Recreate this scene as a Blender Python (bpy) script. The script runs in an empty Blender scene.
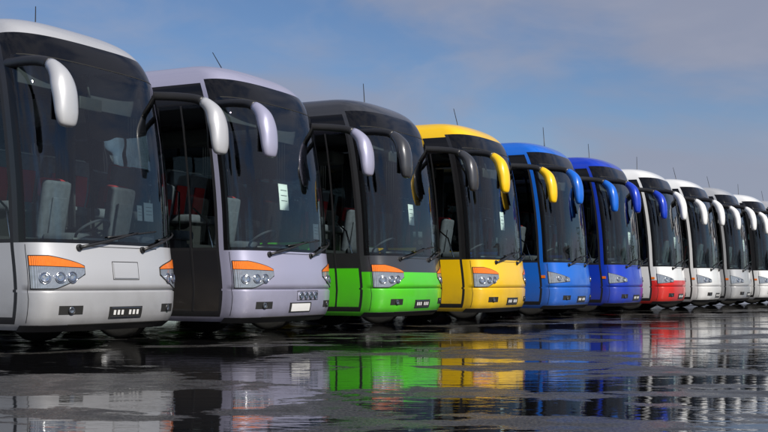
import bpy, bmesh, math, random
from mathutils import Vector, Matrix
random.seed(4)
scene=bpy.context.scene
col=scene.collection

# ---------------------------------------------------------------- materials
def newmat(name):
    m=bpy.data.materials.new(name); m.use_nodes=True
    nt=m.node_tree; nt.nodes.clear()
    out=nt.nodes.new('ShaderNodeOutputMaterial')
    return m,nt,out
def N(nt,t,**kw):
    n=nt.nodes.new(t)
    for k,v in kw.items(): setattr(n,k,v)
    return n
def principled(name,color,rough=0.5,metal=0.0,coat=0.0,noise=0.0,nscale=6,dirt=False,spec=0.5,stripe=None):
    m,nt,out=newmat(name)
    b=N(nt,'ShaderNodeBsdfPrincipled')
    b.inputs['Base Color'].default_value=(*color,1)
    b.inputs['Roughness'].default_value=rough
    b.inputs['Metallic'].default_value=metal
    b.inputs['Coat Weight'].default_value=coat
    b.inputs['Coat Roughness'].default_value=0.04
    b.inputs['Specular IOR Level'].default_value=spec
    tc=N(nt,'ShaderNodeTexCoord')
    nz=N(nt,'ShaderNodeTexNoise'); nz.inputs['Scale'].default_value=nscale; nz.inputs['Detail'].default_value=5
    nt.links.new(tc.outputs['Object'],nz.inputs['Vector'])
    mx=N(nt,'ShaderNodeMix',data_type='RGBA')
    mx.inputs[6].default_value=(*[c*(1-noise) for c in color],1)
    mx.inputs[7].default_value=(*[min(1,c*(1+noise)) for c in color],1)
    nt.links.new(nz.outputs['Fac'],mx.inputs[0])
    last=mx.outputs[2]
    if stripe:
        wv=N(nt,'ShaderNodeTexWave'); wv.bands_direction='X'; wv.inputs['Scale'].default_value=stripe
        nt.links.new(tc.outputs['Object'],wv.inputs['Vector'])
        bp=N(nt,'ShaderNodeBump'); bp.inputs['Strength'].default_value=.5; bp.inputs['Distance'].default_value=.01
        nt.links.new(wv.outputs['Fac'],bp.inputs['Height']); nt.links.new(bp.outputs[0],b.inputs['Normal'])
    if dirt:
        sp=N(nt,'ShaderNodeSeparateXYZ'); nt.links.new(tc.outputs['Object'],sp.inputs[0])
        mr=N(nt,'ShaderNodeMapRange'); mr.inputs[1].default_value=0.25; mr.inputs[2].default_value=1.0
        mr.inputs[3].default_value=0.9; mr.inputs[4].default_value=0.05
        nt.links.new(sp.outputs[2],mr.inputs[0])
        mul=N(nt,'ShaderNodeMath',operation='MULTIPLY'); nt.links.new(mr.outputs[0],mul.inputs[0]); nt.links.new(nz.outputs['Fac'],mul.inputs[1])
        m2=N(nt,'ShaderNodeMix',data_type='RGBA'); m2.inputs[7].default_value=(.07,.06,.05,1)
        nt.links.new(mul.outputs[0],m2.inputs[0]); nt.links.new(last,m2.inputs[6]); last=m2.outputs[2]
        r=N(nt,'ShaderNodeMapRange'); r.inputs[3].default_value=rough*0.9; r.inputs[4].default_value=rough*1.3
        nt.links.new(nz.outputs['Fac'],r.inputs[0]); nt.links.new(r.outputs[0],b.inputs['Roughness'])
    nt.links.new(last,b.inputs['Base Color'])
    nt.links.new(b.outputs[0],out.inputs[0])
    return m
def glass(name,tint,ior=1.5):
    m,nt,out=newmat(name)
    tr=N(nt,'ShaderNodeBsdfTransparent'); tr.inputs[0].default_value=(*tint,1)
    gl=N(nt,'ShaderNodeBsdfGlossy'); gl.inputs['Roughness'].default_value=0.0; gl.inputs[0].default_value=(1,1,1,1)
    fr=N(nt,'ShaderNodeFresnel'); fr.inputs[0].default_value=ior
    tc=N(nt,'ShaderNodeTexCoord'); nz=N(nt,'ShaderNodeTexNoise'); nz.inputs['Scale'].default_value=1.1
    nt.links.new(tc.outputs['Object'],nz.inputs['Vector'])
    bp=N(nt,'ShaderNodeBump'); bp.inputs['Strength'].default_value=.16; bp.inputs['Distance'].default_value=.05
    nt.links.new(nz.outputs['Fac'],bp.inputs['Height'])
    nt.links.new(bp.outputs[0],gl.inputs['Normal'])
    mx=N(nt,'ShaderNodeMixShader')
    nt.links.new(fr.outputs[0],mx.inputs[0]); nt.links.new(tr.outputs[0],mx.inputs[1]); nt.links.new(gl.outputs[0],mx.inputs[2])
    nt.links.new(mx.outputs[0],out.inputs[0])
    return m

M={}
M['screen']=glass('windscreen_glass',(.72,.84,.82),1.72)
M['sideglass']=glass('side_glass',(.74,.80,.79),1.55)
M['frit']=principled('black_frit',(.006,.006,.007),.08,0,0,.1,spec=.45)
M['black']=principled('black_plastic',(.018,.018,.02),.4,0,0,.2)
M['seam']=principled('panel_seam',(.01,.01,.01),.8,0,0,.1)
M['rubber']=principled('tyre_rubber',(.02,.02,.02),.75,0,0,.3,30)
M['under']=principled('underbody',(.015,.014,.013),.9,0,0,.3)
M['rim']=principled('wheel_rim',(.45,.46,.48),.35,.8,0,.15)
M['orange']=principled('turn_signal_lens',(.85,.19,.012),.2,0,.5,.2,30,stripe=30)
M['lamp']=principled('headlamp_reflector',(.55,.58,.62),.1,.95,.5,.3,35)
M['lampclear']=principled('headlamp_lens',(.42,.45,.49),.12,.6,1,.35,20,stripe=22)
M['paper']=principled('paper',(.88,.88,.88),.8,0,0,.03)
M['interior']=principled('dashboard',(.03,.031,.034),.6,0,0,.2)
M['lining']=principled('interior_lining',(.13,.13,.14),.8,0,0,.1)
M['seat']=principled('seat_fabric',(.11,.115,.14),.9,0,0,.4,14)
M['seatred']=principled('seat_headrest',(.40,.02,.025),.9,0,0,.2,14)
M['seatlight']=principled('seat_cover_cloth',(.50,.50,.52),.9,0,0,.2,14)
M['curtain']=principled('curtain',(.05,.05,.06),.9,0,0,.2)
M['plate']=principled('plate_white',(.7,.7,.7),.4,0,0,.05)
M['chrome']=principled('chrome',(.7,.7,.72),.12,1,0,.05)
def paint(name,c,metal=0.0,rough=.3):
    return principled(name,c,rough,metal,.7,.03,3,dirt=True)
silver=paint('silver_paint',(.50,.51,.54),.25,.35)
lilac=paint('lilac_silver_paint',(.38,.38,.52),.25,.35)
char=paint('charcoal_paint',(.06,.062,.07),.4,.3)
green=paint('green_paint',(.08,.62,.010))
yellow=paint('yellow_paint',(.90,.55,.004))
blue=paint('blue_paint',(.005,.13,.62))
blue2=paint('deep_blue_paint',(.004,.04,.48))
white=paint('white_paint',(.80,.81,.82))
red=paint('red_paint',(.72,.015,.010))
grey=paint('light_grey_paint',(.48,.49,.51),.2)
blackp=paint('black_paint',(.012,.012,.014))

# ---------------------------------------------------------------- surface
HW=1.275; B=.46; EXP=2.9
def build_outline():
    pts=[];n=400
    for i in range(n+1):
        ph=math.pi/2*i/n
        pts.append((HW*math.sin(ph)**(2/EXP), -B+B*math.cos(ph)**(2/EXP) if i<n else -B))
    L=[0]
    for i in range(1,n+1):
        L.append(L[-1]+math.hypot(pts[i][0]-pts[i-1][0],pts[i][1]-pts[i-1][1]))
    return pts,L
OP,OL=build_outline(); LC=OL[-1]
import bisect
def outl(a):
    if a>=LC: return HW,-B-(a-LC)
    i=max(0,min(len(OL)-2,bisect.bisect_right(OL,a)-1))
    t=(a-OL[i])/max(1e-9,OL[i+1]-OL[i])
    return OP[i][0]*(1-t)+OP[i+1][0]*t, OP[i][1]*(1-t)+OP[i+1][1]*t
def herm(tab):
    xs=[a for a,b in tab]; ys=[b for a,b in tab]; n=len(xs)
    d=[(ys[i+1]-ys[i])/(xs[i+1]-xs[i]) for i in range(n-1)]
    m=[d[0]]+[ (0 if d[i-1]*d[i]<=0 else 2*d[i-1]*d[i]/(d[i-1]+d[i])) for i in range(1,n-1)]+[d[-1]]
    def f(x):
        x=max(xs[0],min(xs[-1],x))
        i=max(0,min(n-2,bisect.bisect_right(xs,x)-1))
        h=xs[i+1]-xs[i]; t=(x-xs[i])/h
        return (2*t**3-3*t*t+1)*ys[i]+(t**3-2*t*t+t)*h*m[i]+(-2*t**3+3*t*t)*ys[i+1]+(t**3-t*t)*h*m[i+1]
    return f
YF=herm([(.27,-.10),(.34,.0),(.5,.045),(.70,.06),(.8,.055),(1.0,.035),(1.27,0),(1.8,-.03),(2.3,-.08),(2.8,-.155),(3.2,-.25),(3.5,-.38),(3.65,-.5),(3.75,-.66),(3.82,-.9),(3.86,-1.25)])
WF=herm([(.27,1.22),(.36,1.265),(.5,1.275),(2.6,1.275),(3.2,1.25),(3.45,1.21),(3.62,1.13),(3.74,1.02),(3.82,.86),(3.86,.6)])
STR=1.06
def zm(z): return z if z<1.27 else 1.27+(z-1.27)*STR
def P0(s,z):
    a=abs(s); x,y=outl(a); sg=1 if s>=0 else -1
    fade=1 if a<LC else max(0,1-(a-LC)/2.6)
    g=-.018 if .705<z<.735 else 0
    return Vector((sg*x*WF(z)/HW, y+(YF(z)+g)*fade, zm(z)))
def P(s,z,off=0):
    p=P0(s,z)
    if off:
        e=.01
        n=(P0(s,z+e)-P0(s,z-e)).cross(P0(s+e,z)-P0(s-e,z))
        if n.length<1e-9: return p
        n.normalize()
        if n.dot(Vector((p.x,(p.y+1.6) if p.y>-1.6 else 0,.3*max(0,z-3.4))))<0: n=-n
        p=p+n*off
    return p

class MB:
    """mesh builder with named materials"""
    def __init__(s): s.v=[];s.f=[];s.m=[];s.sm=[];s.names=[]
    def mi(s,n):
        if n not in s.names: s.names.append(n)
        return s.names.index(n)
    def add(s,vs,fs,mat,smooth=False):
        o=len(s.v); s.v+= [tuple(v) for v in vs]
        for f in fs: s.f.append(tuple(i+o for i in f)); s.m.append(s.mi(mat)); s.sm.append(smooth)
    def mesh(s,name,mats):
        me=bpy.data.meshes.new(name); me.from_pydata(s.v,[],s.f)
        for n in s.names: me.materials.append(mats[n])
        me.polygons.foreach_set('material_index',s.m)
        me.polygons.foreach_set('use_smooth',s.sm)
        bm=bmesh.new(); bm.from_mesh(me); bmesh.ops.recalc_face_normals(bm,faces=bm.faces); bm.to_mesh(me); bm.free()
        me.update(); return me
def patch(mb,s0,s1,zb,zt,off,mat,n=12,m=4,thick=True,depth=None):
    zbf=zb if callable(zb) else (lambda s:zb); ztf=zt if callable(zt) else (lambda s:zt)
    vs=[];fs=[]
    for i in range(n+1):
        s=s0+(s1-s0)*i/n; a=zbf(s); b=ztf(s)
        for j in range(m+1): vs.append(P(s,a+(b-a)*j/m,off))
    for i in range(n):
        for j in range(m):
            a=i*(m+1)+j; fs.append((a,a+m+1,a+m+2,a+1))
    mb.add(vs,fs,mat,True)
    if thick:
        d=off-.02 if depth is None else depth
        bv=[];
        for i in range(n+1):
            s=s0+(s1-s0)*i/n; bv+= [P(s,zbf(s),off),P(s,zbf(s),d),P(s,ztf(s),off),P(s,ztf(s),d)]
        f=[]
        for i in range(n):
            a=4*i;b=a+4
            f+= [(a,b,b+1,a+1),(a+2,b+2,b+3,a+3)]
        for s in (s0,s1):
            k=len(bv)
            for j in range(m+1):
                z=zbf(s)+(ztf(s)-zbf(s))*j/m
                bv+=[P(s,z,off),P(s,z,d)]
            for j in range(m): f.append((k+2*j,k+2*j+2,k+2*j+3,k+2*j+1))
        mb.add(bv,f,mat)
def tube(mb,pts,r,mat,k=8,ax=None,cap=True,r2=None,smooth=True):
    n=len(pts)
    rr=r if isinstance(r,(list,tuple)) else [r]*n
    qq=r2 if r2 is not None else rr
    vs=[];fs=[]
    for i,p in enumerate(pts):
        p=Vector(p)
        t=(Vector(pts[min(n-1,i+1)])-Vector(pts[max(0,i-1)])).normalized()
        a=Vector(ax) if ax else (Vector((0,0,1)) if abs(t.z)<.9 else Vector((1,0,0)))
        u=(a-t*a.dot(t)).normalized(); w=t.cross(u)
        for j in range(k):
            an=2*math.pi*j/k
            vs.append(p+u*math.cos(an)*rr[i]+w*math.sin(an)*qq[i])
    for i in range(n-1):
        for j in range(k):
            a=i*k+j;b=i*k+(j+1)%k
            fs.append((a,b,b+k,a+k))
    if cap:
        fs.append(tuple(range(k))); fs.append(tuple((n-1)*k+j for j in range(k)))
    mb.add(vs,fs,mat,smooth)
def box(mb,c,d,mat,bev=.0,rot=0,rz=0):
    bm=bmesh.new(); bmesh.ops.create_cube(bm,size=1)
    for v in bm.verts: v.co=Vector((v.co.x*d[0],v.co.y*d[1],v.co.z*d[2]))
    if bev: bmesh.ops.bevel(bm,geom=list(bm.edges),offset=bev,segments=2,affect='EDGES',profile=.6)
    R=Matrix.Rotation(rz,3,'Z')@Matrix.Rotation(rot,3,'X')
    bm.verts.index_update()
    mb.add([R@v.co+Vector(c) for v in bm.verts],[[v.index for v in f.verts] for f in bm.faces],mat,bev>0)
    bm.free()
def lathe(mb,prof,cen,axis,mat,k=32):
    ax=Vector(axis).normalized(); u=Vector((0,0,1)); 
    if abs(ax.dot(u))>.9: u=Vector((1,0,0))
    u=(u-ax*u.dot(ax)).normalized(); w=ax.cross(u)
    vs=[];fs=[]
    for r,h in prof:
        for j in range(k):
            a=2*math.pi*j/k; vs.append(Vector(cen)+ax*h+u*math.cos(a)*r+w*math.sin(a)*r)
    for i in range(len(prof)-1):
        for j in range(k):
            a=i*k+j;b=i*k+(j+1)%k; fs.append((a,b,b+k,a+k))
    mb.add(vs,fs,mat,True)
def disc_on(mb,s,z,r,mat,off=.02,rim=None):
    c=P(s,z,0); n=(P(s,z,.1)-c).normalized()
    lathe(mb,[(0.001,off-.004),(r*.5,off-.001),(r*.8,off+.004),(r*.8,off-.02)],c,n,mat,20)
    lathe(mb,[(r*.8,off-.01),(r*.84,off+.008),(r,off+.004),(r,-.01)],c,n,rim or 'chrome',20)

DOOR0=.06; DOOR1=1.02
LEN=12.0; SEND=LC+LEN-B
AX1=LC+1.95; AX2=LC+8.2
AR=.60
def smooth_curve(pts,n=8):
    out=[]
    P_=[pts[0]]+pts+[pts[-1]]
    for i in range(1,len(P_)-2):
        for j in range(n):
            t=j/n; a,b,c,d=[Vector(P_[i+k]) for k in (-1,0,1,2)]
            out.append(.5*((2*b)+(c-a)*t+(2*a-5*b+4*c-d)*t*t+(3*b-a-3*c+d)*t**3))
    out.append(Vector(pts[-1])); return out
cl=lambda x:max(0.0,min(1.0,x))

def build_body(cfg):
    mb=MB()
    zb=cfg.get('belt',1.27); zl=cfg.get('low',.72); dz=cfg.get('doorz',1.27)
    sl=set()
    for i in range(25): sl.add(round(i*(LC-.22)/24,4))
    for q in (LC-.16,LC-.12,LC-.08,LC-.02,LC,LC+.03,LC+DOOR0,LC+DOOR0+.05,LC+DOOR1-.05,LC+DOOR1,LC+DOOR1+.06): sl.add(round(q,4))
    for ax in (AX1,AX2): sl.add(round(ax-AR,4)); sl.add(round(ax+AR,4))
    w=LC+DOOR1+.06; wins=[]
    while w<SEND-1:
        wins.append(w); sl.add(round(w,4)); sl.add(round(w+.06,4)); w+=1.55
    for i in range(1,12): sl.add(round(LC+DOOR1+i*.9,4))
    sl.add(round(SEND,4))
    sl=sorted(sl); S=[-x for x in reversed(sl) if x>0]+sl
    Z=[.27,.30,.34,.42,.5,.6,.70,.704,.706,.734,.736,.8,.9,1.0,1.1,1.2,1.27,1.31,1.35,1.5,1.55,1.8,2.05,2.3,2.55,2.8,3.0,3.15,3.22,3.3,3.4,3.47,3.52,3.57,3.62,3.66,3.70,3.74,3.77,3.80,3.82,3.84,3.853,3.86]
    Z+=[zb,zl,dz]; Z=sorted(set(Z))
    def lower(z):
        if z<zl: return 'low'
        if z<zb: return 'mid'
        return 'body'
    def region(s,z):
        a=abs(s); d=a-LC
        if z>3.57: return 'roof'
        if d<-.02:
            if z<1.27: return lower(z)
            if z<1.31 or z>3.30 or d>-.12: return 'frit'
            return 'screen'
        if d<DOOR0:
            if z<1.27: return lower(z)
            return 'pillar'
        for ax in (AX1,AX2):
            if abs(a-ax)<AR and z<1.1: return None
        if z>3.52: return 'roof'
        if z>3.22: return 'frit'
        if s>0 and d<DOOR1:
            if z<.34: return 'low'
            if d<DOOR0+.05 or d>DOOR1-.05 or z<.42: return 'black'
            if z<dz: return 'door'
            if z<1.31: return 'black'
            return 'sideglass'
        lo=1.31 if d<DOOR1 else 1.5
        if z>lo:
            for w in wins:
                if w<a<w+.06: return 'frit'
            if z<lo+.05 and lo==1.5: return 'frit'
            return 'sideglass'
        return 'side' if z>zl else 'low'
    nz=len(Z)
    vs=[P0(s,z) for s in S for z in Z]
    groups={}
    for i in range(len(S)-1):
        for j in range(nz-1):
            r=region((S[i]+S[i+1])/2,(Z[j]+Z[j+1])/2)
            if r is None: continue
            groups.setdefault(r,[]).append((i*nz+j,(i+1)*nz+j,(i+1)*nz+j+1,i*nz+j+1))
    o=len(mb.v); mb.v+=[tuple(v) for v in vs]
    for g,fl in groups.items():
        for f in fl: mb.f.append(tuple(q+o for q in f)); mb.m.append(mb.mi(g)); mb.sm.append(True)
    n=len(S)
    for i in range(n//2):
        a=o+i*nz+nz-1; b=o+(i+1)*nz+nz-1; c=o+(n-1-i)*nz+nz-1; d=o+(n-2-i)*nz+nz-1
        if b==d: continue
        mb.f.append((a,b,d,c)); mb.m.append(mb.mi('roof')); mb.sm.append(True)
    vs=[P0(-SEND,z) for z in Z]+[P0(SEND,z) for z in Z]
    fs=[(j,j+1,nz+j+1,nz+j) for j in range(nz-1)]
    mb.add(vs,fs,'side')
    yb=P0(SEND,1.0).y
    box(mb,(0,yb-.012,2.5),(2.0,.02,1.1),'frit')
    for sx in (-1,1): box(mb,(sx*1.1,yb-.02,1.2),(.14,.04,.6),'seatred')
    for sg in (-1,1):
        for ax in (AX1,AX2):
            patch(mb,sg*(ax-AR),sg*(ax+AR),lambda s,ax=ax:.5+math.sqrt(max(0,AR*AR-(abs(s)-ax)**2))*.985,1.1,.0,'side',24,1,True,-.03)
            box(mb,(sg*.80,P0(sg*ax,.6).y,1.12),(.9,1.25,.04),'under')
    box(mb,(0,-6.2,.36),(2.3,11,.06),'under')
    box(mb,(0,-.75,.36),(1.9,.9,.05),'under')
    patch(mb,-(LC-.02),LC-.02,.25,.33,.006,'black',40,1)
    for sg in (1,-1):
        if cfg.get('kind','A')=='A':
            s0,s1=LC-.80,LC-.14
            T_=lambda s:cl((abs(s)-s0)/(s1-s0))
            top=lambda s:1.0+.115*min(1,T_(s)*1.5)**.7
            mid=lambda s:.99+.02*T_(s)
            bot=lambda s:.92-.17*cl(T_(s)*1.7)**.8
            patch(mb,sg*(s0-.015),sg*(s1+.015),lambda s:bot(s)-.012,lambda s:top(s)+.012,.004,'seam',18,3)
            patch(mb,sg*s0,sg*s1,mid,top,.014,'orange',18,3)
            patch(mb,sg*s0,sg*s1,bot,lambda s:mid(s)-.008,.012,'lampclear',18,3)
            for q in (.27,.5,.76):
                disc_on(mb,sg*(s0+q*(s1-s0)),.875-.02*(q-.27),.068,'lamp',.014)
        else:
            s0,s1=LC-.72,LC-.10
            T_=lambda s:(abs(s)-s0)/(s1-s0)
            top=lambda s:.93+.14*T_(s)
            bot=lambda s:.86-.04*T_(s)
            patch(mb,sg*(s0-.012),sg*(s1+.012),lambda s:bot(s)-.01,lambda s:top(s)+.01,.004,'seam',18,3)
            patch(mb,sg*s0,sg*s1,bot,top,.012,'lampclear',18,3)
            for q in (.28,.6):
                disc_on(mb,sg*(s0+q*(s1-s0)),.90+.03*q,.06,'lamp',.014)
            patch(mb,sg*(LC-.03),sg*(LC+.06),.93,.99,.01,'orange',3,2)
        disc_on(mb,sg*(LC-.62),.50,.05,'lamp',.012,'black')
        patch(mb,sg*(LC-.78),sg*(LC-.46),.45,.55,.003,'seam',8,2)
        patch(mb,sg*(LC-.11),sg*(LC-.103),.36,1.25,.003,'seam',1,10,False)
    def frame(s0,s1,z0,z1,t=.008,off=.003,mat='seam'):
        patch(mb,s0,s1,z0,z0+t,off,mat,10,1,False); patch(mb,s0,s1,z1-t,z1,off,mat,10,1,False)
        patch(mb,s0,s0+t,z0+t,z1-t,off,mat,1,6,False); patch(mb,s1-t,s1,z0+t,z1-t,off,mat,1,6,False)
    patch(mb,-(LC-.84),(LC-.84),1.235,1.243,.003,'seam',30,1,False)
    if cfg.get('hatch'): 
        frame(-.24,.24,.85,1.07); patch(mb,-.22,.22,.87,1.05,.012,'mid',8,4)
    patch(mb,-.30,.30,.39,.53,.008,'seam',8,3)
    if cfg.get('plate')=='white': patch(mb,-.26,.26,.405,.515,.014,'plate',8,3)
    else:
        patch(mb,-.27,.27,.40,.408,.014,'chrome',8,1); patch(mb,-.27,.27,.512,.52,.014,'chrome',8,1)
        for k in range(7):
            s=-.21+k*.07
            if k==3: continue
            patch(mb,s-.018,s+.018,.435,.49,.013,'plate',2,1)
    if cfg.get('fog4'):
        for q in (-.36,-.22,-.08,.06): disc_on(mb,q-.05,.63,.055,'lamp',.015)
        frame(-.5,.12,.56,.70)
    patch(mb,-.9,.9,.30,.335,.010,'under',20,1)
    for base,tip in (((.75,1.22),(-.25,1.42)),((-.35,1.22),(-1.25,1.46))):
        pts=[P(base[0]+(tip[0]-base[0])*t,base[1]+(tip[1]-base[1])*t,.035+.02*math.sin(math.pi*t)) for t in [i/8 for i in range(9)]]
        tube(mb,pts,[.02-.01*i/8 for i in range(9)],'black',6)
        b2=[P(tip[0]+.55-.95*t,1.37+.10*t-.02,.02) for t in [i/8 for i in range(9)]]
        tube(mb,b2,.010,'black',6)
        disc_on(mb,base[0],base[1],.04,'black',.02,'black')
    patch(mb,-(LC-.2),LC-.2,3.30,3.312,.003,'seam',30,1,False)
    for (s,z,w,h) in cfg.get('papers',[]):
        patch(mb,s-w/2,s+w/2,z-h/2,z+h/2,-.012,'paper',2,2,False)
        for q in range(3): patch(mb,s-w*.35,s+w*.30,z+h*(.25-.2*q),z+h*(.27-.2*q),-.009,'interior',2,1,False)
    patch(mb,LC+.52,LC+.55,.42,3.22,.004,'black',1,10,True)
    for sg in (1,-1):
        for k in range(5):
            s=sg*(AX1+AR+.15+k*1.05)
            patch(mb,s,s+sg*.01,.45,1.4,.003,'seam',1,4,False)
        patch(mb,sg*(AX1+AR+.15),sg*(AX2-AR-.1),1.40,1.41,.003,'seam',10,1,False)
    # mirrors: arm from roof corner, sweeping forward and bending down into a fang-shaped housing
    for sg in (1,-1):
        spine=[(1.12,-.95,3.36),(1.25,-.58,3.32),(1.36,-.18,3.29),(1.41,.12,3.23),(1.435,.30,3.09),(1.44,.38,2.90),(1.44,.41,2.72),(1.44,.42,2.56),(1.44,.42,2.50)]
        sp=smooth_curve([Vector((sg*x,y,z)) for x,y,z in spine],6)
        n=len(sp)
        F1=herm([(0,.035),(.3,.045),(.4,.07),(.5,.12),(.62,.165),(.78,.16),(.9,.125),(.97,.08),(1,.02)])
        F2=herm([(0,.055),(.35,.06),(.45,.085),(.56,.11),(.72,.10),(.9,.07),(.97,.045),(1,.012)])
        cut=int(n*.40)
        r1=[F1(i/(n-1)) for i in range(n)]; r2=[F2(i/(n-1)) for i in range(n)]
        tube(mb,sp[:cut+1],r1[:cut+1],'black',14,(1,0,.001),True,r2[:cut+1])
        tube(mb,sp[cut:],r1[cut:],'mirror',16,(1,0,.001),True,r2[cut:])
        box(mb,(sg*1.44,.305,2.78),(.24,.012,.40),'frit',.004)
    bx=Vector((-.35,-1.15-cfg.get('ab',.12),3.93)); tp=bx+Vector((random.uniform(-.04,.04),-cfg.get('lean',random.uniform(.0,.12)),.52))
    tube(mb,[bx,bx+Vector((0,0,.10)),tp],[.025,.010,.006],'black',6)
    box(mb,(0,-4.2,4.04),(1.5,2.0,.12),'roof',.05)
    return mb

def build_interior():
    mb=MB()
    box(mb,(0,-6.5,1.38),(2.44,9.6,.05),'interior')
    box(mb,(0,-1.35,.85),(2.3,1.0,.05),'interior')
    box(mb,(0,-1.78,1.1),(2.4,.04,.55),'interior')
    box(mb,(0,-6.6,3.50),(2.30,9.8,.04),'lining')
    for sg in (-1,1): box(mb,(sg*.92,-6.4,3.2),(.44,8.6,.24),'lining',.06)
    box(mb,(0,-.50,1.12),(2.0,.42,.36),'interior',.08)
    box(mb,(-.62,-.74,1.28),(.85,.35,.26),'interior',.09)
    box(mb,(.45,-.66,1.22),(.5,.25,.2),'interior',.06)
    box(mb,(.15,-.42,1.335),(.32,.2,.05),'seatlight',.01); box(mb,(-.2,-.40,1.33),(.2,.14,.05),'paper',.01)
    c=Vector((-.62,-1.02,1.50)); ax=Vector((0,-.55,.83))
    prof=[(.235+.018*math.cos(t),.018*math.sin(t)) for t in [2*math.pi*i/8 for i in range(9)]]
    lathe(mb,prof,c,ax,'seat',24)
    tube(mb,[c,c+Vector((0,.25,-.35))],.035,'interior',8)
    u=Vector((1,0,0)); w=ax.normalized().cross(u)
    for d in (u,-u,w): tube(mb,[c,c+d*.235],.015,'interior',6)
    def seat(x,y,z,hr='seatred'):
        box(mb,(x,y,z+.42),(.46,.46,.14),'seat',.05)
        box(mb,(x,y-.24,z+.80),(.46,.13,.80),'seat',.05,-.18)
        box(mb,(x,y-.165,z+.72),(.26,.03,.5),'seatred' if hr=='seatlight' else 'seat',.012,-.18)
        box(mb,(x,y-.27,z+1.10),(.36,.17,.26),hr,.045,-.18)
        box(mb,(x,y,z+.18),(.3,.3,.36),'interior')
    seat(-.62,-1.45,.98)
    seat(.75,-1.72,1.1,'seatlight')
    for r in range(10):
        for x in (-.98,-.50,.50,.98): seat(x,-2.35-r*.82,1.42,'seatred' if (r+(x>0))%2 else 'seatlight')
    box(mb,(-.6,-.66,3.2),(.95,.03,.42),'curtain',.01); box(mb,(.6,-.66,3.27),(.95,.03,.28),'curtain',.01)
    tube(mb,[(0,-.6,3.4),(0,-.52,3.1)],.015,'interior',6); box(mb,(0,-.52,3.02),(.4,.04,.16),'interior',.015)
    for sg in (-1,1):
        for k in range(6):
            y=-2.0-k*1.55
            for j in range(4): tube(mb,[(sg*1.2,y-.05*j,1.6),(sg*1.2,y-.05*j,3.3)],.03,'curtain',6)
    box(mb,(0,-11.3,2.3),(2.3,.05,2.0),'interior')
    tube(mb,[(.35,-1.9,1.4),(.35,-1.9,2.2),(.6,-1.9,2.25),(1.1,-1.9,2.25)],.018,'chrome',6)
    tube(mb,[(1.1,-.7,1.1),(.95,-.95,1.7),(.95,-1.2,1.9)],.015,'chrome',6)
    return mb.mesh('coach_interior',M)
def build_wheel():
    mb=MB()
    lathe(mb,[(.30,-.14),(.40,-.15),(.47,-.145),(.50,-.11),(.505,0),(.50,.11),(.47,.145),(.40,.15),(.30,.14)],(0,0,0),(1,0,0),'rubber',40)
    for h in (-.06,0,.06): lathe(mb,[(.507,h-.01),(.498,h),(.507,h+.01)],(0,0,0),(1,0,0),'under',40)
    lathe(mb,[(.31,.14),(.29,.12),(.27,.04),(.18,.02),(.13,.10),(.06,.12),(.001,.12)],(0,0,0),(1,0,0),'rim',32)
    lathe(mb,[(.31,-.14),(.2,-.1),(.001,-.1)],(0,0,0),(1,0,0),'under',32)
    for i in range(10):
        a=2*math.pi*i/10
        tube(mb,[(.02,.21*math.cos(a),.21*math.sin(a)),(.05,.21*math.cos(a),.21*math.sin(a))],.016,'chrome',6)
    return mb.mesh('coach_wheel',M)
INT=build_interior(); WH=build_wheel()

papA=[(.30,2.02,.24,.36),(-.62,1.58,.20,.22)]
cfgs=[
 dict(body=silver,roof=silver,pillar=blackp,door=silver,mirror=silver,hatch=True,papers=[(-.55,1.68,.20,.22),(-.36,1.66,.1,.18)],ab=.6),
 dict(body=lilac,roof=lilac,pillar=lilac,door=blackp,mirror=lilac,fog4=True,plate='white',papers=papA,lean=.28,ab=.35),
 dict(body=char,low=green,lowz=1.0,roof=char,pillar=char,door=green,doorz=1.06,mirror=char,sidec=green,papers=[(.25,1.95,.2,.34),(-.7,1.6,.16,.14)]),
 dict(body=yellow,roof=yellow,pillar=blackp,door=yellow,mirror=yellow,papers=[(.30,2.0,.2,.34),(-.65,1.62,.2,.2)]),
 dict(kind='B',body=blue,roof=blue,pillar=blue,door=blue,mirror=blue,papers=[(-.3,1.7,.25,.2)],ab=-.2),
 dict(kind='B',body=blue2,roof=blue2,pillar=blue2,door=blue2,mirror=blue2,papers=[(.3,1.9,.22,.3)]),
 dict(kind='B',body=white,low=red,lowz=.90,roof=white,pillar=white,door=white,mirror=white,papers=[(.3,1.9,.2,.3)]),
 dict(kind='B',body=white,roof=white,pillar=white,door=white,mirror=white,papers=[(-.3,1.7,.25,.2)]),
 dict(kind='B',body=grey,roof=grey,pillar=grey,door=grey,mirror=white,papers=papA),
 dict(kind='B',body=white,roof=white,pillar=blackp,door=white,mirror=white,papers=[(.3,1.9,.2,.3)]),
 dict(kind='A',body=silver,roof=silver,pillar=blackp,door=silver,mirror=silver,papers=papA),
 dict(kind='B',body=white,roof=white,pillar=white,door=white,mirror=white,papers=papA),
 dict(kind='B',body=blue,roof=blue,pillar=blue,door=blue,mirror=blue,papers=papA),
]
TH=math.radians(63.5)
T=Vector((math.cos(TH),math.sin(TH),0)); Nn=Vector((T.y,-T.x,0))
ROT=math.atan2(-T.y,-T.x)
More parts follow.
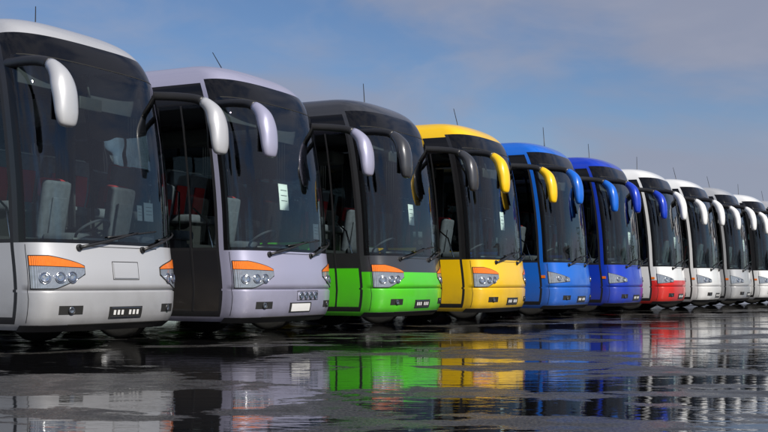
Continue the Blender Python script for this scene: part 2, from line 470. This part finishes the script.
def place_bus(k,cfg):
    C=Vector((-4.15+1.9*k,12.7+2.94*k,0))
    O=C+T*HW+Nn*B
    e=bpy.data.objects.new('coach_bus',None); e.empty_display_size=.5
    e.location=O+Nn*cfg.get('dy',0); e.rotation_euler=(0,0,ROT+cfg.get('dr',0)); col.objects.link(e)
    c=dict(cfg); c['low']=cfg.get('lowz',.72)
    mats=dict(M)
    mats.update(roof=cfg['roof'],body=cfg['body'],mid=cfg['body'],low=cfg.get('low',cfg['body']),side=cfg.get('sidec',cfg['body']),
        pillar=cfg['pillar'],door=cfg['door'],mirror=cfg['mirror'])
    me=build_body(c).mesh('coach_body',mats)
    def child(name,mesh):
        o=bpy.data.objects.new(name,mesh); o.parent=e; col.objects.link(o); return o
    child('body',me); child('interior',INT)
    for i,(sg,ax) in enumerate(((1,AX1),(-1,AX1),(1,AX2),(-1,AX2))):
        w=child('wheel_%d'%(i+1),WH); w.location=(sg*1.09,P0(ax,.6).y,.505)
        if sg<0: w.rotation_euler=(0,0,math.pi)
    return e
for k,cfg in enumerate(cfgs): place_bus(k,cfg)

# ---------------------------------------------------------------- added trees and building (out of frame; only reflected in the glass)
M['bark']=principled('bark',(.06,.045,.03),.9,0,0,.3)
M['leafd']=principled('foliage_dark',(.03,.045,.015),.8,0,0,.4,2)
M['leafl']=principled('foliage_light',(.07,.095,.03),.8,0,0,.4,2)
M['wall']=principled('added_warehouse_cladding',(.45,.46,.47),.6,0,0,.08,1.5,stripe=4)
M['wroof']=principled('warehouse_roof',(.12,.12,.13),.6,0,0,.1)
mb=MB(); rnd=random.Random(7)
def tree(x,y,h):
    tube(mb,[(x,y,0),(x+.1,y,h*.35),(x,y+.2,h*.7)],[h*.03,h*.022,h*.008],'bark',7)
    for i in range(6):
        a=rnd.uniform(0,6.28); z=h*rnd.uniform(.3,.55); r=h*rnd.uniform(.15,.28)
        tube(mb,[(x,y,z),(x+r*math.cos(a),y+r*math.sin(a),z+r*.9)],[h*.012,h*.004],'bark',5)
    cl_=[(x+h*.24*rnd.gauss(0,.7),y+h*.24*rnd.gauss(0,.7),h*rnd.uniform(.4,.92),h*rnd.uniform(.09,.17)) for _ in range(16)]
    for cx,cy,cz,cr in cl_:
        mt='leafl' if rnd.random()<.45 else 'leafd'
        for _ in range(34):
            d=Vector((rnd.gauss(0,1),rnd.gauss(0,1),rnd.gauss(0,.8))).normalized()*cr*rnd.uniform(.5,1.1)
            p=Vector((cx,cy,cz))+d; u=Vector((rnd.gauss(0,1),rnd.gauss(0,1),rnd.gauss(0,1))).normalized(); v=u.orthogonal().normalized(); q=h*.022
            mb.add([p-u*q,p+v*q*.7,p+u*q,p-v*q*.7],[(0,1,2,3)],mt)
for i in range(26):
    az=math.radians(30+i*3.4+rnd.uniform(-1,1)); r=rnd.uniform(95,120)
    if 60<math.degrees(az)<76: r+=45
    tree(r*math.sin(az),20+r*math.cos(az),rnd.uniform(8,13))
o=bpy.data.objects.new('distant_trees',mb.mesh('distant_trees',M)); col.objects.link(o)  # out-of-view tree row, added to give the windscreens a dark lower reflection
we=bpy.data.objects.new('added_reflection_warehouse',None); we.location=(98,62,0); we.rotation_euler=(0,0,math.radians(-68)); col.objects.link(we)  # unseen building, added only for the coach glass to reflect
mb=MB(); box(mb,(0,0,4),(40,18,8),'wall')
for k in range(8):
    box(mb,(-17.5+k*5,-9.03,5.8),(3.6,.08,1.3),'frit'); box(mb,(-17.5+k*5,9.03,5.8),(3.6,.08,1.3),'frit')
    if k%2: box(mb,(-17.5+k*5,-9.05,2),(3.6,.1,4),'rim')
o=bpy.data.objects.new('walls',mb.mesh('warehouse_walls',M)); o.parent=we; col.objects.link(o)
mb=MB(); mb.add([(-20.5,-9.5,8.01),(20.5,-9.5,8.01),(20.5,0,9.6),(-20.5,0,9.6),(20.5,9.5,8.01),(-20.5,9.5,8.01)],[(0,1,2,3),(3,2,4,5),(0,3,5),(1,4,2)],'wroof')
o=bpy.data.objects.new('roof',mb.mesh('warehouse_roof',M)); o.parent=we; col.objects.link(o)

# ---------------------------------------------------------------- ground
me=bpy.data.meshes.new('ground'); R=2500
me.from_pydata([(-R,-R,0),(R,-R,0),(R,R,0),(-R,R,0)],[],[(0,1,2,3)])
g=bpy.data.objects.new('wet_asphalt_ground',me); col.objects.link(g)
m,nt,out=newmat('wet_asphalt')
b=N(nt,'ShaderNodeBsdfPrincipled'); tc=N(nt,'ShaderNodeTexCoord')
L=nt.links.new
def noise(scale,detail=4,dist=0,vec=None,rough=.5):
    n=N(nt,'ShaderNodeTexNoise'); n.inputs['Scale'].default_value=scale; n.inputs['Detail'].default_value=detail
    n.inputs['Distortion'].default_value=dist; n.inputs['Roughness'].default_value=rough
    L(vec or tc.outputs['Object'],n.inputs['Vector']); return n
def ramp(src,a,bb,c0=0,c1=1):
    r=N(nt,'ShaderNodeMapRange'); r.interpolation_type='SMOOTHSTEP'
    r.inputs[1].default_value=a; r.inputs[2].default_value=bb; r.inputs[3].default_value=c0; r.inputs[4].default_value=c1
    L(src,r.inputs[0]); return r.outputs[0]
mp=N(nt,'ShaderNodeMapping'); mp.inputs['Rotation'].default_value=(0,0,math.radians(-8)); mp.inputs['Scale'].default_value=(.6,1.1,1)
L(tc.outputs['Object'],mp.inputs[0])
pn=noise(.55,10,.3,mp.outputs[0],.66)
pud=ramp(pn.outputs['Fac'],.455,.475)
fine=noise(45,4); mid=noise(3.0,6)
cr=N(nt,'ShaderNodeMix',data_type='RGBA'); cr.inputs[6].default_value=(.012,.012,.012,1); cr.inputs[7].default_value=(.085,.082,.078,1)
L(ramp(fine.outputs['Fac'],.35,.7),cr.inputs[0])
c2=N(nt,'ShaderNodeMix',data_type='RGBA'); c2.inputs[7].default_value=(.008,.008,.009,1)
L(pud,c2.inputs[0]); L(cr.outputs[2],c2.inputs[6]); L(c2.outputs[2],b.inputs['Base Color'])
rr=ramp(mid.outputs['Fac'],.38,.62,.12,.48)
mr=N(nt,'ShaderNodeMix'); L(pud,mr.inputs[0]); L(rr,mr.inputs[2]); mr.inputs[3].default_value=.025
L(mr.outputs[0],b.inputs['Roughness'])
b.inputs['IOR'].default_value=1.38
bp=N(nt,'ShaderNodeBump'); bp.inputs['Distance'].default_value=.009
sb=N(nt,'ShaderNodeMath',operation='SUBTRACT'); sb.inputs[0].default_value=1; L(pud,sb.inputs[1]); 
st=N(nt,'ShaderNodeMath',operation='MULTIPLY'); L(sb.outputs[0],st.inputs[0]); st.inputs[1].default_value=.9
L(st.outputs[0],bp.inputs['Strength']); L(fine.outputs['Fac'],bp.inputs['Height'])
mp2=N(nt,'ShaderNodeMapping'); mp2.inputs['Scale'].default_value=(.45,1.3,1); L(tc.outputs['Object'],mp2.inputs[0])
rip=noise(5,4,.2,mp2.outputs[0]); bp2=N(nt,'ShaderNodeBump'); bp2.inputs['Strength'].default_value=.28; bp2.inputs['Distance'].default_value=.008
L(rip.outputs['Fac'],bp2.inputs['Height']); L(bp.outputs[0],bp2.inputs['Normal']); L(bp2.outputs[0],b.inputs['Normal'])
L(b.outputs[0],out.inputs[0]); me.materials.append(m)

# ---------------------------------------------------------------- world
SUN_EL=33; sd=Vector((.64,-.77,0)).normalized(); rot=math.atan2(sd.x,sd.y)
w=bpy.data.worlds.new('World'); scene.world=w; w.use_nodes=True
nt=w.node_tree; nt.nodes.clear(); L=nt.links.new
out=N(nt,'ShaderNodeOutputWorld'); bg=N(nt,'ShaderNodeBackground'); bg.inputs[1].default_value=.08
sky=N(nt,'ShaderNodeTexSky'); sky.sky_type='NISHITA'; sky.sun_disc=False
sky.sun_elevation=math.radians(SUN_EL); sky.sun_rotation=rot; sky.ozone_density=3; sky.dust_density=.3; sky.air_density=1
tint=N(nt,'ShaderNodeMix',data_type='RGBA',blend_type='MULTIPLY'); tint.inputs[0].default_value=1; tint.inputs[7].default_value=(.80,.88,1.04,1)
L(sky.outputs[0],tint.inputs[6])
tc=N(nt,'ShaderNodeTexCoord'); mp=N(nt,'ShaderNodeMapping'); mp.inputs['Scale'].default_value=(1,1,2.4); mp.inputs['Rotation'].default_value=(.15,.35,0)
L(tc.outputs['Generated'],mp.inputs[0])
def wn(sc,det,dist,ro):
    n1=N(nt,'ShaderNodeTexNoise'); n1.inputs['Scale'].default_value=sc; n1.inputs['Detail'].default_value=det; n1.inputs['Distortion'].default_value=dist; n1.inputs['Roughness'].default_value=ro
    L(mp.outputs[0],n1.inputs['Vector']); return n1
def wr(src,a,bb,c1):
    r=N(nt,'ShaderNodeMapRange'); r.interpolation_type='SMOOTHSTEP'; r.inputs[1].default_value=a; r.inputs[2].default_value=bb; r.inputs[4].default_value=c1; L(src,r.inputs[0]); return r
n1=wn(3.2,6,.3,.5); r1=wr(n1.outputs['Fac'],.36,.60,.85)
n2=wn(8,7,.5,.55); r2=wr(n2.outputs['Fac'],.45,.75,.3)
mx=N(nt,'ShaderNodeMix',data_type='RGBA'); L(r1.outputs[0],mx.inputs[0]); L(tint.outputs[2],mx.inputs[6]); mx.inputs[7].default_value=(3.7,3.95,5.1,1)
mx2=N(nt,'ShaderNodeMix',data_type='RGBA'); L(r2.outputs[0],mx2.inputs[0]); L(mx.outputs[2],mx2.inputs[6]); mx2.inputs[7].default_value=(4.6,4.8,5.9,1)
L(mx2.outputs[2],bg.inputs[0]); L(bg.outputs[0],out.inputs[0])
sl=bpy.data.lights.new('sun','SUN'); sl.energy=5; sl.angle=math.radians(.5); sl.color=(1,.94,.84)
so=bpy.data.objects.new('sun',sl); col.objects.link(so)
d=Vector((sd.x*math.cos(math.radians(SUN_EL)),sd.y*math.cos(math.radians(SUN_EL)),math.sin(math.radians(SUN_EL))))
so.rotation_euler=d.to_track_quat('Z','Y').to_euler()

# ---------------------------------------------------------------- camera
cam=bpy.data.cameras.new('camera'); co=bpy.data.objects.new('camera',cam); col.objects.link(co)
co.location=(0,0,.8); co.rotation_euler=(math.radians(90),0,0)
cam.sensor_width=36; cam.lens=1122/768*36; cam.shift_y=68/768; cam.clip_end=6000
scene.camera=co
scene.view_settings.view_transform='Standard'; scene.view_settings.look='None'; scene.view_settings.exposure=0
